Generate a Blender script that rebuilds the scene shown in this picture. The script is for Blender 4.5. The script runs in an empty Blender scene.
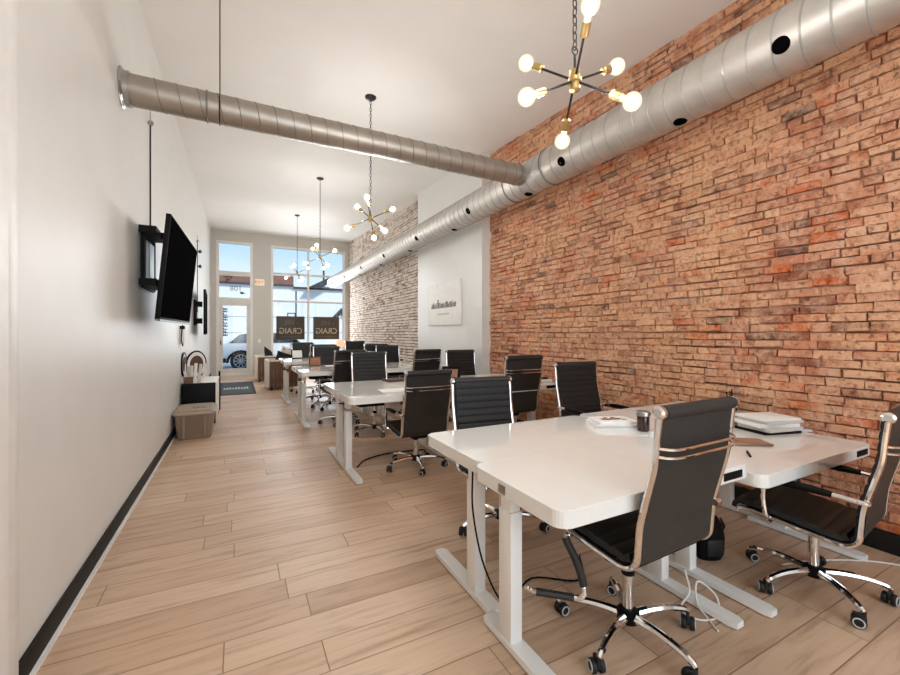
import bpy, bmesh, math, random
from mathutils import Vector, Matrix
random.seed(7)
PI = math.pi
S = bpy.context.scene
C = S.collection

# ------------------------------------------------------------------ materials
def lin(r, g, b):
    f = lambda v: (v/255/12.92) if v/255 <= .04045 else ((v/255+.055)/1.055)**2.4
    return (f(r), f(g), f(b), 1)

def nt(name):
    m = bpy.data.materials.new(name); m.use_nodes = True
    t = m.node_tree; t.nodes.clear()
    out = t.nodes.new('ShaderNodeOutputMaterial')
    return m, t, out

def N(t, kind, **kw):
    n = t.nodes.new(kind)
    for k, v in kw.items():
        if k in n.inputs.keys(): n.inputs[k].default_value = v
        else: setattr(n, k, v)
    return n

def math_n(t, op, a, b=None, c=None):
    n = t.nodes.new('ShaderNodeMath'); n.operation = op
    for i, x in enumerate((a, b, c)):
        if x is None: continue
        if isinstance(x, (int, float)): n.inputs[i].default_value = x
        else: t.links.new(x, n.inputs[i])
    return n.outputs[0]

def ramp(t, fac, stops, interp='LINEAR'):
    n = t.nodes.new('ShaderNodeValToRGB'); n.color_ramp.interpolation = interp
    e = n.color_ramp.elements
    while len(e) < len(stops): e.new(0.5)
    for i, (p, col) in enumerate(stops):
        e[i].position = p; e[i].color = col
    t.links.new(fac, n.inputs[0])
    return n.outputs[0]

def mixc(t, fac, a, b, blend='MIX'):
    n = t.nodes.new('ShaderNodeMix'); n.data_type = 'RGBA'; n.blend_type = blend
    for s, x in ((0, fac), (6, a), (7, b)):
        if isinstance(x, (int, float)): n.inputs[s].default_value = x
        elif isinstance(x, tuple): n.inputs[s].default_value = x
        else: t.links.new(x, n.inputs[s])
    return n.outputs[2]

def simple(name, col, rough=.5, metal=0., var=.04, scale=12., bump=0., spec=.5, coat=0., transmission=0., emit=None, estr=0.):
    """a principled surface with a little procedural unevenness"""
    m, t, out = nt(name)
    p = N(t, 'ShaderNodeBsdfPrincipled')
    tc = N(t, 'ShaderNodeTexCoord')
    no = N(t, 'ShaderNodeTexNoise', Scale=scale, Detail=3.)
    t.links.new(tc.outputs['Object'], no.inputs['Vector'])
    d = tuple(max(0, c*(1-var)) for c in col[:3])+(1,)
    l = tuple(min(1, c*(1+var)) for c in col[:3])+(1,)
    c = ramp(t, no.outputs[0], [(.3, d), (.7, l)])
    t.links.new(c, p.inputs['Base Color'])
    p.inputs['Roughness'].default_value = rough
    p.inputs['Metallic'].default_value = metal
    p.inputs['Specular IOR Level'].default_value = spec
    p.inputs['Coat Weight'].default_value = coat
    p.inputs['Transmission Weight'].default_value = transmission
    if emit:
        p.inputs['Emission Color'].default_value = emit; p.inputs['Emission Strength'].default_value = estr
    if bump:
        b = N(t, 'ShaderNodeBump', Strength=bump, Distance=.01)
        t.links.new(no.outputs[0], b.inputs['Height']); t.links.new(b.outputs[0], p.inputs['Normal'])
    t.links.new(p.outputs[0], out.inputs[0])
    return m

M = {}
M['wall'] = simple('wall_paint', lin(220, 218, 213), .42, var=.02, scale=3)
M['front_wall'] = simple('taupe_paint', lin(204, 200, 192), .6, var=.02, scale=3)
M['ceil'] = simple('ceiling_paint', lin(232, 228, 222), .7, var=.015, scale=2)
M['white_trim'] = simple('white_trim', lin(232, 230, 226), .4)
M['frame'] = simple('frame_aluminium', lin(222, 219, 212), .45)
M['black_trim'] = simple('black_trim', lin(26, 25, 24), .5, spec=.25)
M['chrome'] = simple('chrome', lin(232, 230, 228), .07, metal=1., var=.02)
M['steel'] = simple('steel_bracket', lin(170, 168, 165), .3, metal=1.)
M['galv'] = simple('galvanised', lin(196, 190, 183), .5, metal=.75, var=.09, scale=7)
M['galv_dark'] = simple('galvanised_dull', lin(168, 160, 150), .45, metal=.82, var=.09, scale=7)
M['seam'] = simple('duct_seam', lin(128, 124, 118), .5, metal=.5)
M['seam_light'] = simple('duct_seam_light', lin(168, 164, 158), .4, metal=.5)
M['hole_shade'] = simple('painted_hole_shade', lin(8, 8, 8), .9, spec=0.)  # black for discs on the tube, painting the shade inside the outlets
M['leather'] = simple('black_leatherette', lin(30, 29, 28), .45, var=.12, scale=90, bump=.08, spec=.35)
M['leather_back'] = simple('lit_black_leatherette', lin(44, 43, 41), .5, var=.08, scale=90, bump=.06, spec=.4)  # black leatherette greyed to carry the light falling on chair backs
M['black'] = simple('black_plastic', lin(11, 11, 11), .5, spec=.15)
M['rubber'] = simple('black_rubber', lin(18, 18, 18), .6)
M['ringgrey'] = simple('grey_wheel_ring', lin(190, 190, 190), .35)
M['desk'] = simple('white_desk_glass', lin(232, 231, 226), .05, var=.01, spec=.6, coat=.3)
M['desk_edge'] = simple('white_desk_body', lin(234, 232, 226), .35)
M['desk_metal'] = simple('white_powder_coat', lin(232, 230, 225), .4, var=.01)
M['brass'] = simple('brass', lin(208, 180, 122), .28, metal=1.)
M['bronze'] = simple('dark_bronze', lin(38, 33, 30), .4, metal=.5)
M['bulb_core'] = simple('glowing_bulb_core', lin(255, 240, 215), .2, emit=(.96, .975, 1, 1), estr=900.)
def globe_mat():
    m, t, out = nt('clear_bulb_glass')
    tr = N(t, 'ShaderNodeBsdfTransparent', Color=(1, .98, .94, 1)); em = N(t, 'ShaderNodeEmission', Color=(1, .86, .62, 1), Strength=1.5); gl = N(t, 'ShaderNodeBsdfGlossy', Roughness=.05)
    lw = N(t, 'ShaderNodeLayerWeight', Blend=.35)
    f = ramp(t, lw.outputs['Facing'], [(0, (.55, .55, .55, 1)), (.8, (.35, .35, .35, 1)), (1, (.75, .75, .75, 1))])
    mx = N(t, 'ShaderNodeMixShader'); t.links.new(f, mx.inputs[0]); t.links.new(tr.outputs[0], mx.inputs[1]); t.links.new(em.outputs[0], mx.inputs[2])
    m2 = N(t, 'ShaderNodeMixShader', Fac=.06); t.links.new(mx.outputs[0], m2.inputs[1]); t.links.new(gl.outputs[0], m2.inputs[2])
    t.links.new(m2.outputs[0], out.inputs[0]); return m
M['bulb'] = globe_mat()
M['screen'] = simple('tv_screen', lin(14, 14, 15), .5, spec=0.)
M['tv_edge'] = simple('tv_edge_grey', lin(110, 110, 110), .4)
M['tote'] = simple('taupe_plastic', lin(142, 124, 108), .45)
M['tote_lid'] = simple('taupe_lid', lin(168, 150, 133), .45)
M['wood_slat'] = simple('dark_wood_slat', lin(108, 74, 54), .5, var=.25, scale=20)
M['cushion'] = simple('cream_fabric', lin(226, 218, 208), .9, bump=.1, scale=60)
M['pillow_black'] = simple('black_fabric', lin(26, 25, 26), .9, bump=.1, scale=60)
M['mat'] = simple('slate_mat', lin(72, 78, 82), .95, var=.15, scale=80, bump=.2)
M['mat_light'] = simple('mat_light_print', lin(176, 182, 184), .95)
M['mat_edge'] = simple('mat_rubber_edge', lin(40, 42, 44), .8)
M['paper'] = simple('paper', lin(236, 234, 230), .7)
M['paper_grey'] = simple('paper_grey', lin(205, 202, 198), .7)
M['brown_cover'] = simple('brown_cover', lin(150, 112, 86), .35)
M['red'] = simple('red_print', lin(165, 50, 44), .5)
M['amber'] = simple('dark_amber_glass', lin(52, 26, 20), .1, spec=.6)
M['grey_plastic'] = simple('grey_plastic', lin(150, 148, 143), .5)
M['sign_dark'] = simple('sign_dark_brown', lin(58, 49, 38), .5, var=.12, scale=40)
M['sign_text'] = simple('sign_gold_text', lin(186, 168, 138), .5)
M['sign_dim'] = simple('sign_dim_text', lin(96, 86, 72), .5)
M['cable_white'] = simple('white_cable', lin(225, 220, 212), .5)
M['exit_face'] = simple('exit_face', lin(240, 222, 200), .5, emit=lin(255, 220, 185), estr=.25)
M['exit_red'] = simple('exit_letters', lin(200, 95, 60), .5)
M['ext_white'] = simple('stucco_white', lin(222, 226, 228), .8, var=.03, scale=.6)
M['ext_red'] = simple('brown_cornice', lin(128, 88, 76), .8, var=.15, scale=2)
M['ext_dark'] = simple('dark_roofing', lin(52, 52, 58), .7)
M['ext_line'] = simple('grey_joint', lin(150, 154, 158), .8)
M['asphalt'] = simple('asphalt', lin(140, 140, 140), .9, var=.1, scale=3)
M['pave'] = simple('sidewalk', lin(205, 203, 200), .9, var=.05, scale=3)
M['car_paint'] = simple('white_car_paint', lin(225, 228, 232), .18, coat=.6)
M['car_glass'] = simple('car_glass', lin(60, 68, 74), .08, spec=.7)
M['alloy'] = simple('alloy_wheel', lin(190, 190, 192), .3, metal=.6)
M['brown_deco'] = simple('woven_brown', lin(86, 62, 52), .8, var=.2, scale=50)
M['picture'] = simple('picture_print', lin(170, 120, 96), .4, var=.35, scale=30)
M['frame_wood'] = simple('brown_frame', lin(92, 58, 42), .5)
M['lamp_shade'] = simple('salmon_shade', lin(236, 190, 165), .8, emit=lin(255, 190, 150), estr=.5)
M['ink'] = simple('grey_ink', lin(128, 126, 124), .8)
M['ink_light'] = simple('pale_ink', lin(186, 184, 181), .8)
M['canvas'] = simple('canvas', lin(240, 238, 233), .8)
M['canvas_edge'] = simple('canvas_side', lin(150, 142, 132), .8)
M['decal'] = simple('door_lettering', lin(52, 50, 50), .6)
M['floral'] = None

def glass_mat():
    m, t, out = nt('window_glass')
    tr = N(t, 'ShaderNodeBsdfTransparent', Color=(.97, .985, .985, 1))
    gl = N(t, 'ShaderNodeBsdfGlossy', Roughness=.02)
    fr = N(t, 'ShaderNodeFresnel', IOR=1.35)
    mx = N(t, 'ShaderNodeMixShader')
    t.links.new(fr.outputs[0], mx.inputs[0]); t.links.new(tr.outputs[0], mx.inputs[1]); t.links.new(gl.outputs[0], mx.inputs[2])
    t.links.new(mx.outputs[0], out.inputs[0])
    return m
M['glass'] = glass_mat()

def floral_mat():
    m, t, out = nt('floral_fabric')
    p = N(t, 'ShaderNodeBsdfPrincipled', Roughness=.9)
    tc = N(t, 'ShaderNodeTexCoord'); v = N(t, 'ShaderNodeTexVoronoi', Scale=14.)
    t.links.new(tc.outputs['Object'], v.inputs['Vector'])
    c = ramp(t, v.outputs['Distance'], [(.2, lin(150, 140, 126)), (.45, lin(222, 214, 202)), (.8, lin(232, 226, 216))])
    t.links.new(c, p.inputs['Base Color']); t.links.new(p.outputs[0], out.inputs[0])
    return m
M['floral'] = floral_mat()

def floor_mat():
    m, t, out = nt('oak_plank_floor')
    p = N(t, 'ShaderNodeBsdfPrincipled')
    tc = N(t, 'ShaderNodeTexCoord'); sp = N(t, 'ShaderNodeSeparateXYZ')
    t.links.new(tc.outputs['Object'], sp.inputs[0])
    x, y = sp.outputs[0], sp.outputs[1]
    W, L = .182, 1.22
    ry = math_n(t, 'DIVIDE', y, W); row = math_n(t, 'FLOOR', ry); fy = math_n(t, 'FRACT', ry)
    wn = N(t, 'ShaderNodeTexWhiteNoise', noise_dimensions='1D'); t.links.new(row, wn.inputs['W'])
    rx = math_n(t, 'ADD', math_n(t, 'DIVIDE', x, L), math_n(t, 'MULTIPLY', wn.outputs['Value'], 7.3))
    col = math_n(t, 'FLOOR', rx); fx = math_n(t, 'FRACT', rx)
    cb = N(t, 'ShaderNodeCombineXYZ'); t.links.new(col, cb.inputs[0]); t.links.new(row, cb.inputs[1])
    w2 = N(t, 'ShaderNodeTexWhiteNoise', noise_dimensions='2D'); t.links.new(cb.outputs[0], w2.inputs['Vector'])
    rnd = w2.outputs['Value']
    # grain, stretched along the plank, shifted per plank
    mp = N(t, 'ShaderNodeCombineXYZ')
    t.links.new(math_n(t, 'ADD', math_n(t, 'MULTIPLY', x, 1.6), math_n(t, 'MULTIPLY', rnd, 37.)), mp.inputs[0])
    t.links.new(math_n(t, 'MULTIPLY', y, 17.), mp.inputs[1])
    g = N(t, 'ShaderNodeTexNoise', Scale=1.5, Detail=6., Roughness=.6, Distortion=.6); t.links.new(mp.outputs[0], g.inputs['Vector'])
    g2 = N(t, 'ShaderNodeTexNoise', Scale=.9, Detail=2.); t.links.new(mp.outputs[0], g2.inputs['Vector'])
    base = ramp(t, rnd, [(0, lin(190, 158, 131)), (.35, lin(206, 176, 148)), (.7, lin(214, 186, 159)), (1, lin(199, 166, 137))])
    grain = ramp(t, g.outputs[0], [(.3, (.62, .55, .5, 1)), (.48, (.95, .94, .93, 1)), (.7, (1.05, 1.04, 1.03, 1))])
    c = mixc(t, .75, base, grain, 'MULTIPLY')
    kn = ramp(t, g2.outputs[0], [(.25, (.72, .62, .54, 1)), (.45, (1, 1, 1, 1))])
    c = mixc(t, .6, c, kn, 'MULTIPLY')
    ey = math_n(t, 'MINIMUM', fy, math_n(t, 'SUBTRACT', 1, fy)); ex = math_n(t, 'MINIMUM', fx, math_n(t, 'SUBTRACT', 1, fx))
    gap = math_n(t, 'MINIMUM', math_n(t, 'MULTIPLY', ey, W), math_n(t, 'MULTIPLY', ex, L))
    gm = ramp(t, math_n(t, 'MULTIPLY', gap, 100.), [(.12, (0, 0, 0, 1)), (.34, (1, 1, 1, 1))])
    c = mixc(t, gm, lin(140, 108, 86), c)
    t.links.new(c, p.inputs['Base Color'])
    p.inputs['Roughness'].default_value = .42
    p.inputs['Specular IOR Level'].default_value = .4
    b = N(t, 'ShaderNodeBump', Strength=.35, Distance=.004); t.links.new(gm, b.inputs['Height']); t.links.new(b.outputs[0], p.inputs['Normal'])
    t.links.new(p.outputs[0], out.inputs[0])
    return m
M['floor'] = floor_mat()

def brick_mat(name, stops, smear, smear_amt, dirt, warm=(1, 1, 1, 1)):
    m, t, out = nt(name)
    p = N(t, 'ShaderNodeBsdfPrincipled', Roughness=.85)
    p.inputs['Specular IOR Level'].default_value = .2
    at = N(t, 'ShaderNodeAttribute', attribute_name='rnd')
    tc = N(t, 'ShaderNodeTexCoord')
    n1 = N(t, 'ShaderNodeTexNoise', Scale=26., Detail=6., Roughness=.65); t.links.new(tc.outputs['Object'], n1.inputs['Vector'])
    n2 = N(t, 'ShaderNodeTexNoise', Scale=1.1, Detail=4.); t.links.new(tc.outputs['Object'], n2.inputs['Vector'])
    n3 = N(t, 'ShaderNodeTexNoise', Scale=9., Detail=5., Roughness=.7); t.links.new(tc.outputs['Object'], n3.inputs['Vector'])
    base = ramp(t, at.outputs['Fac'], stops)
    sm = math_n(t, 'ADD', math_n(t, 'MULTIPLY', n3.outputs[0], .75), math_n(t, 'MULTIPLY', n2.outputs[0], .5))
    f = ramp(t, sm, [(.52, (0, 0, 0, 1)), (.70, (smear_amt,)*3+(1,))])
    sm2 = ramp(t, n2.outputs[0], [(.4, smear), (.6, tuple(a*b for a, b in zip(smear, warm)))])
    c = mixc(t, f, base, sm2)
    sp = ramp(t, n1.outputs[0], [(.34, dirt), (.47, (1, 1, 1, 1)), (.7, (1.12, 1.1, 1.08, 1))])
    c = mixc(t, .8, c, sp, 'MULTIPLY')
    t.links.new(c, p.inputs['Base Color'])
    hh = math_n(t, 'ADD', math_n(t, 'MULTIPLY', n1.outputs[0], .6), n3.outputs[0])
    b = N(t, 'ShaderNodeBump', Strength=1., Distance=.035); t.links.new(hh, b.inputs['Height']); t.links.new(b.outputs[0], p.inputs['Normal'])
    t.links.new(p.outputs[0], out.inputs[0])
    return m
M['brick'] = brick_mat('red_brick', [(0, lin(104, 78, 68)), (.06, lin(150, 90, 66)), (.25, lin(194, 130, 98)), (.5, lin(210, 152, 118)),
    (.7, lin(192, 122, 92)), (.86, lin(222, 170, 134)), (.94, lin(206, 116, 70)), (1, lin(190, 88, 46))], lin(226, 186, 158), .72, (.36, .28, .24, 1), (1.03, .94, .78, 1))
def mortar_mat():
    m, t, out = nt('brick_mortar')
    p = N(t, 'ShaderNodeBsdfPrincipled', Roughness=.95)
    tc = N(t, 'ShaderNodeTexCoord'); n = N(t, 'ShaderNodeTexNoise', Scale=1.7, Detail=5., Roughness=.7)
    t.links.new(tc.outputs['Object'], n.inputs['Vector'])
    c = ramp(t, n.outputs[0], [(.38, lin(84, 60, 48)), (.5, lin(150, 112, 90)), (.62, lin(206, 164, 134))])
    t.links.new(c, p.inputs['Base Color']); t.links.new(p.outputs[0], out.inputs[0])
    return m
M['mortar'] = mortar_mat()
M['brick_pale'] = brick_mat('whitewashed_brick', [(0, lin(136, 104, 90)), (.15, lin(184, 158, 142)), (.5, lin(214, 198, 184)), (1, lin(228, 216, 204))],
    lin(232, 222, 210), .8, (.55, .45, .4, 1))
M['mortar_dark'] = simple('dark_mortar', lin(92, 70, 60), .95, var=.3, scale=20)

# ------------------------------------------------------------------ geometry helpers
class G:
    """collects shapes and links them as one mesh object"""
    def __init__(s): s.v = []; s.f = []; s.fm = []; s.smooth = []; s.cur = 0; s.attr = []
    def add(s, vs, fs, smooth=False, a=0.):
        o = len(s.v); s.v += [tuple(v) for v in vs]
        for f in fs:
            s.f.append(tuple(i+o for i in f)); s.fm.append(s.cur); s.smooth.append(smooth); s.attr.append(a)
        return s
    def mi(s, i): s.cur = i; return s
    def box(s, x0, x1, y0, y1, z0, z1, T=None, bev=0.):
        if bev <= 0:
            v = [(x, y, z) for z in (z0, z1) for y in (y0, y1) for x in (x0, x1)]
            f = [(0, 2, 3, 1), (4, 5, 7, 6), (0, 1, 5, 4), (2, 6, 7, 3), (0, 4, 6, 2), (1, 3, 7, 5)]
        else:
            b = bmesh.new(); bmesh.ops.create_cube(b, size=1)
            for q in b.verts: q.co = ((x0+x1)/2+q.co.x*(x1-x0), (y0+y1)/2+q.co.y*(y1-y0), (z0+z1)/2+q.co.z*(z1-z0))
            bmesh.ops.bevel(b, geom=b.edges[:], offset=bev, segments=2, affect='EDGES', profile=.5)
            b.verts.index_update(); v = [q.co.copy() for q in b.verts]; f = [tuple(q.index for q in k.verts) for k in b.faces]; b.free()
        if T: v = [T @ Vector(q) for q in v]
        return s.add(v, f, bev > 0)
    def tube(s, pts, r, n=8, closed=False, cap=True, flat=1.):
        pts = [Vector(p) for p in pts]; k = len(pts); vs = []; fs = []
        ref = None
        for i, p in enumerate(pts):
            if closed: d = (pts[(i+1) % k]-pts[i-1])
            else: d = pts[min(i+1, k-1)]-pts[max(i-1, 0)]
            d.normalize()
            if ref is None:
                ref = Vector((1, 0, 0)) if abs(d.x) < .9 else Vector((0, 0, 1))
            u = (ref-d*ref.dot(d)).normalized(); w = d.cross(u); ref = u
            rr = r[i] if isinstance(r, (list, tuple)) else r
            for j in range(n):
                a = 2*PI*j/n; vs.append(p+u*math.cos(a)*rr*flat+w*math.sin(a)*rr)
        m = k if closed else k-1
        for i in range(m):
            for j in range(n):
                a, b = i*n+j, i*n+(j+1) % n; c, d = ((i+1) % k)*n+(j+1) % n, ((i+1) % k)*n+j
                fs.append((a, b, c, d))
        if cap and not closed:
            fs.append(tuple(range(n-1, -1, -1))); fs.append(tuple((k-1)*n+j for j in range(n)))
        return s.add(vs, fs, True)
    def cyl(s, a, b, r, n=16, r2=None):
        return s.tube([a, b], [r, r if r2 is None else r2], n)
    def lathe(s, prof, o=(0, 0, 0), axis=(0, 0, 1), n=20):
        q = Vector((0, 0, 1)).rotation_difference(Vector(axis)); o = Vector(o)
        vs = []; fs = []
        for (r, z) in prof:
            for j in range(n):
                a = 2*PI*j/n; vs.append(o+q @ Vector((r*math.cos(a), r*math.sin(a), z)))
        for i in range(len(prof)-1):
            for j in range(n):
                fs.append((i*n+j, i*n+(j+1) % n, (i+1)*n+(j+1) % n, (i+1)*n+j))
        fs.append(tuple(range(n-1, -1, -1))); fs.append(tuple((len(prof)-1)*n+j for j in range(n)))
        return s.add(vs, fs, True)
    def sphere(s, o, r, n=16, m=10, sc=(1, 1, 1)):
        prof = [(max(1e-4, r*math.sin(PI*i/m)), -r*math.cos(PI*i/m)) for i in range(m+1)]
        st = len(s.v); s.lathe(prof, (0, 0, 0), n=n)
        for i in range(st, len(s.v)):
            v = s.v[i]; s.v[i] = (o[0]+v[0]*sc[0], o[1]+v[1]*sc[1], o[2]+v[2]*sc[2])
        return s
    def prism(s, poly, z0, z1, T=None, chamfer=0.):
        """poly in XY extruded z0..z1"""
        n = len(poly)
        rings = [(0, z0), (0, z1)]
        if chamfer: rings = [(chamfer, z0), (0, z0+chamfer), (0, z1-chamfer), (chamfer, z1)]
        cx = sum(p[0] for p in poly)/n; cy = sum(p[1] for p in poly)/n
        vs = []
        for c, z in rings:
            for x, y in poly:
                d = math.hypot(x-cx, y-cy) or 1
                vs.append((x-(x-cx)/d*c*1.3, y-(y-cy)/d*c*1.3, z))
        fs = [tuple(range(n-1, -1, -1)), tuple((len(rings)-1)*n+i for i in range(n))]
        for k in range(len(rings)-1):
            for i in range(n): fs.append((k*n+i, k*n+(i+1) % n, (k+1)*n+(i+1) % n, (k+1)*n+i))
        if T: vs = [T @ Vector(v) for v in vs]
        return s.add(vs, fs)
    def mesh(s, name, mats):
        me = bpy.data.meshes.new(name); me.from_pydata(s.v, [], s.f)
        for m in (mats if isinstance(mats, (list, tuple)) else [mats]): me.materials.append(m)
        me.polygons.foreach_set('material_index', s.fm); me.polygons.foreach_set('use_smooth', s.smooth)
        if any(s.attr):
            a = me.attributes.new('rnd', 'FLOAT', 'FACE'); a.data.foreach_set('value', s.attr)
        b = bmesh.new(); b.from_mesh(me); bmesh.ops.recalc_face_normals(b, faces=b.faces[:]); b.to_mesh(me); b.free()
        if any(s.smooth):
            try: me.set_sharp_from_angle(angle=math.radians(42))
            except Exception: pass
        me.update()
        return me
    def obj(s, name, mats, parent=None, loc=(0, 0, 0), rz=0):
        o = bpy.data.objects.new(name, s.mesh(name, mats)); C.objects.link(o)
        o.location = loc; o.rotation_euler = (0, 0, rz)
        if parent: o.parent = parent
        return o

def thing(name, label, cat, loc=(0, 0, 0), rz=0, group=None):
    o = bpy.data.objects.new(name, None); C.objects.link(o); o.empty_display_size = .1
    o.location = loc; o.rotation_euler = (0, 0, rz)
    return tag(o, label, cat, group)
def tag(o, label, cat, group=None):
    o['label'] = label; o['category'] = cat
    if group: o['group'] = group
    return o
def struct(o, label=None, cat=None):
    o['kind'] = 'structure'
    if label: o['label'] = label
    if cat: o['category'] = cat
    return o
def kids(o): return [c for c in C.objects if c.parent == o]
def dup(root, loc, rz, label=None, group=None):
    r = root.copy(); C.objects.link(r); r.location = loc; r.rotation_euler = (0, 0, rz)
    if label: r['label'] = label
    if group: r['group'] = group
    for ch in kids(root):
        c = ch.copy(); C.objects.link(c); c.parent = r
        for g in kids(ch):
            d = g.copy(); C.objects.link(d); d.parent = c
    return r
def rrect(x0, x1, y0, y1, r, n=6):
    p = []
    for cx, cy, a0 in ((x1-r, y1-r, 0), (x0+r, y1-r, PI/2), (x0+r, y0+r, PI), (x1-r, y0+r, 1.5*PI)):
        for i in range(n+1):
            a = a0+PI/2*i/n; p.append((cx+r*math.cos(a), cy+r*math.sin(a)))
    return p
def text_geo(txt, size, depth=.004, mirror=False):
    """text as vertices / faces lying in XZ, facing -Y, centred"""
    cu = bpy.data.curves.new('lettering', 'FONT'); cu.body = txt; cu.size = size; cu.extrude = depth/2
    cu.align_x = 'CENTER'; cu.align_y = 'CENTER'; cu.resolution_u = 3
    o = bpy.data.objects.new('lettering', cu); C.objects.link(o)
    dg = bpy.context.evaluated_depsgraph_get(); me = bpy.data.meshes.new_from_object(o.evaluated_get(dg))
    k = -1 if mirror else 1
    vs = [(v.co.x*k, -v.co.z, v.co.y) for v in me.vertices]; fs = [tuple(p.vertices) for p in me.polygons]
    bpy.data.objects.remove(o); bpy.data.curves.remove(cu); bpy.data.meshes.remove(me)
    return vs, fs
def smooth_path(pts, n=6):
    """Catmull-Rom through pts"""
    P = [Vector(p) for p in pts]; P = [P[0]*2-P[1]]+P+[P[-1]*2-P[-2]]; out = []
    for i in range(1, len(P)-2):
        a, b, c, d = P[i-1:i+3]
        for k in range(n):
            u = k/n
            out.append(.5*((2*b)+(c-a)*u+(2*a-5*b+4*c-d)*u*u+(3*b-a-3*c+d)*u**3))
    out.append(P[-2]); return out

# ------------------------------------------------------------------ room
XL, XR, YB, YF = -.72, 3.5, -3.0, 14.6
def cz(y): return 3.86+.046*y

struct(G().box(XL-.3, XR+.3, YB-.2, YF+.16, -.12, 0).obj('floor', M['floor']), 'light oak plank floor', 'floor')
g = G(); z0, z1 = cz(YB-.2), cz(YF+.3)
g.add([(XL-.3, YB-.2, z0), (XR+.3, YB-.2, z0), (XR+.3, YF+.3, z1), (XL-.3, YF+.3, z1),
       (XL-.3, YB-.2, z0+.2), (XR+.3, YB-.2, z0+.2), (XR+.3, YF+.3, z1+.2), (XL-.3, YF+.3, z1+.2)],
      [(0, 1, 2, 3), (4, 7, 6, 5), (0, 4, 5, 1), (1, 5, 6, 2), (2, 6, 7, 3), (3, 7, 4, 0)])
struct(g.obj('ceiling', M['ceil']), 'off-white sloping ceiling', 'ceiling')
def wall_x(x0, x1, y0, y1, name, mat, label):
    g = G(); a, b = cz(y0)+.05, cz(y1)+.05
    g.add([(x0, y0, -.05), (x1, y0, -.05), (x1, y1, -.05), (x0, y1, -.05), (x0, y0, a), (x1, y0, a), (x1, y1, b), (x0, y1, b)],
          [(0, 3, 2, 1), (4, 5, 6, 7), (0, 1, 5, 4), (1, 2, 6, 5), (2, 3, 7, 6), (3, 0, 4, 7)])
    return struct(g.obj(name, mat), label, 'wall')
wall_x(XL-.15, XL, YB, YF+.1, 'wall_left', M['wall'], 'pale grey painted wall')
wall_x(XR+.02, XR+.3, YB, YF+.1, 'wall_right', M['mortar'], 'masonry behind the brick faces')
# corner casing beside the camera on the left
g = G(); g.box(XL, XL+.012, 1.96, 2.06, 0, cz(2)+.03, bev=.004); g.box(XL, XL+.02, 1.2, 1.96, 0, cz(1.2)+.02)
struct(g.obj('trim_1', M['white_trim']), 'white casing at the near end of the left wall', 'trim')
struct(G().box(XL, XL+.016, 2.06, YF-.05, 0, .105, bev=.003).obj('baseboard_left', M['black_trim']), 'black baseboard along the left wall', 'baseboard')
struct(G().box(XL+.016, XL+.03, 2.06, YF-.05, 0, .018).obj('trim_2', M['white_trim']), 'thin shoe strip in front of the black baseboard', 'trim')

def bricks(y0, y1, z1f, xf, course, length, seed, depth=.012, miss=.03, gap=(.0005, .0045)):
    R = random.Random(seed); g = G(); z = 0.; k = 0
    while z < z1f(y1):
        y = y0-R.random()*length; h = course
        wav = R.uniform(-.003, .003)
        while y < y1:
            L = length*R.choice((1, 1, 1, .96, .5, 1.04))
            a, b = max(y, y0), min(y+L, y1)
            if b-a > .03:
                d = R.uniform(0, depth)
                if R.random() < miss: d = -R.uniform(.0, .012)
                gp = R.uniform(*gap) if R.random() > .3 or gap[0] > .001 else -.001
                j = lambda s=.0055: R.uniform(-s, s)
                ya, yb, za, zb = a+gp, b-gp, z+gp+wav, z+h-gp+wav
                zb = min(zb, z1f(a)+.03)
                if zb-za < .012: y += L; continue
                outer = [(xf+.016, ya+j(), za+j()), (xf+.016, yb+j(), za+j()), (xf+.016, yb+j(), zb+j()), (xf+.016, ya+j(), zb+j())]
                e = R.uniform(.003, .008); xx = xf-d
                mids = [(xx+.003+j(.002), o[1]+(e*.35 if i in (0, 3) else -e*.35), o[2]+(e*.35 if i < 2 else -e*.35)) for i, o in enumerate(outer)]
                inn = [(xx+j(.003), o[1]+(e if i in (0, 3) else -e), o[2]+(e if i < 2 else -e)) for i, o in enumerate(outer)]
                vs = outer+mids+inn; fs = [(8, 9, 10, 11)]
                for q in (0, 4):
                    for i in range(4): fs.append((q+i, q+(i+1) % 4, q+4+(i+1) % 4, q+4+i))
                g.add(vs, fs, False, max(.001, R.random()))
            y += L
        z += h; k += 1
    return g
g = bricks(-.6, 5.4, lambda y: cz(y), XR+.004, .0605, .196, 3, .018, .08, (.0005, .006))
struct(g.obj('wall_right_brick', M['brick']), 'exposed orange-red brick wall', 'wall')
struct(G().box(XR+.016, XR+.03, 7.85, YF, 0, cz(7.85)).obj('wall_right_mortar', M['mortar_dark']), 'dark mortar behind the whitewashed brick', 'wall')
g = bricks(7.85, YF, lambda y: cz(y), XR+.004, .068, .20, 5, .01, .06, (.003, .010))
struct(g.obj('wall_right_whitewashed', M['brick_pale']), 'whitewashed brick wall near the front window', 'wall')
struct(wall_x(XR-.01, XR+.1, YB, -.6, 'wall_right_near', M['wall'], 'painted wall beside the brick'))
wall_x(3.35, XR+.1, 5.38, 7.9, 'wall_right_chase', M['wall'], 'pale grey boxed-out wall section')
struct(G().box(XR-.03, XR, -.6, 5.38, 0, .12, bev=.003).obj('baseboard_right', M['black_trim']), 'black baseboard under the brick', 'baseboard')
struct(G().box(3.33, 3.35, 5.38, 7.9, 0, .12, bev=.003).obj('baseboard_right_chase', M['black_trim']), 'black baseboard on the boxed-out section', 'baseboard')

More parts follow.
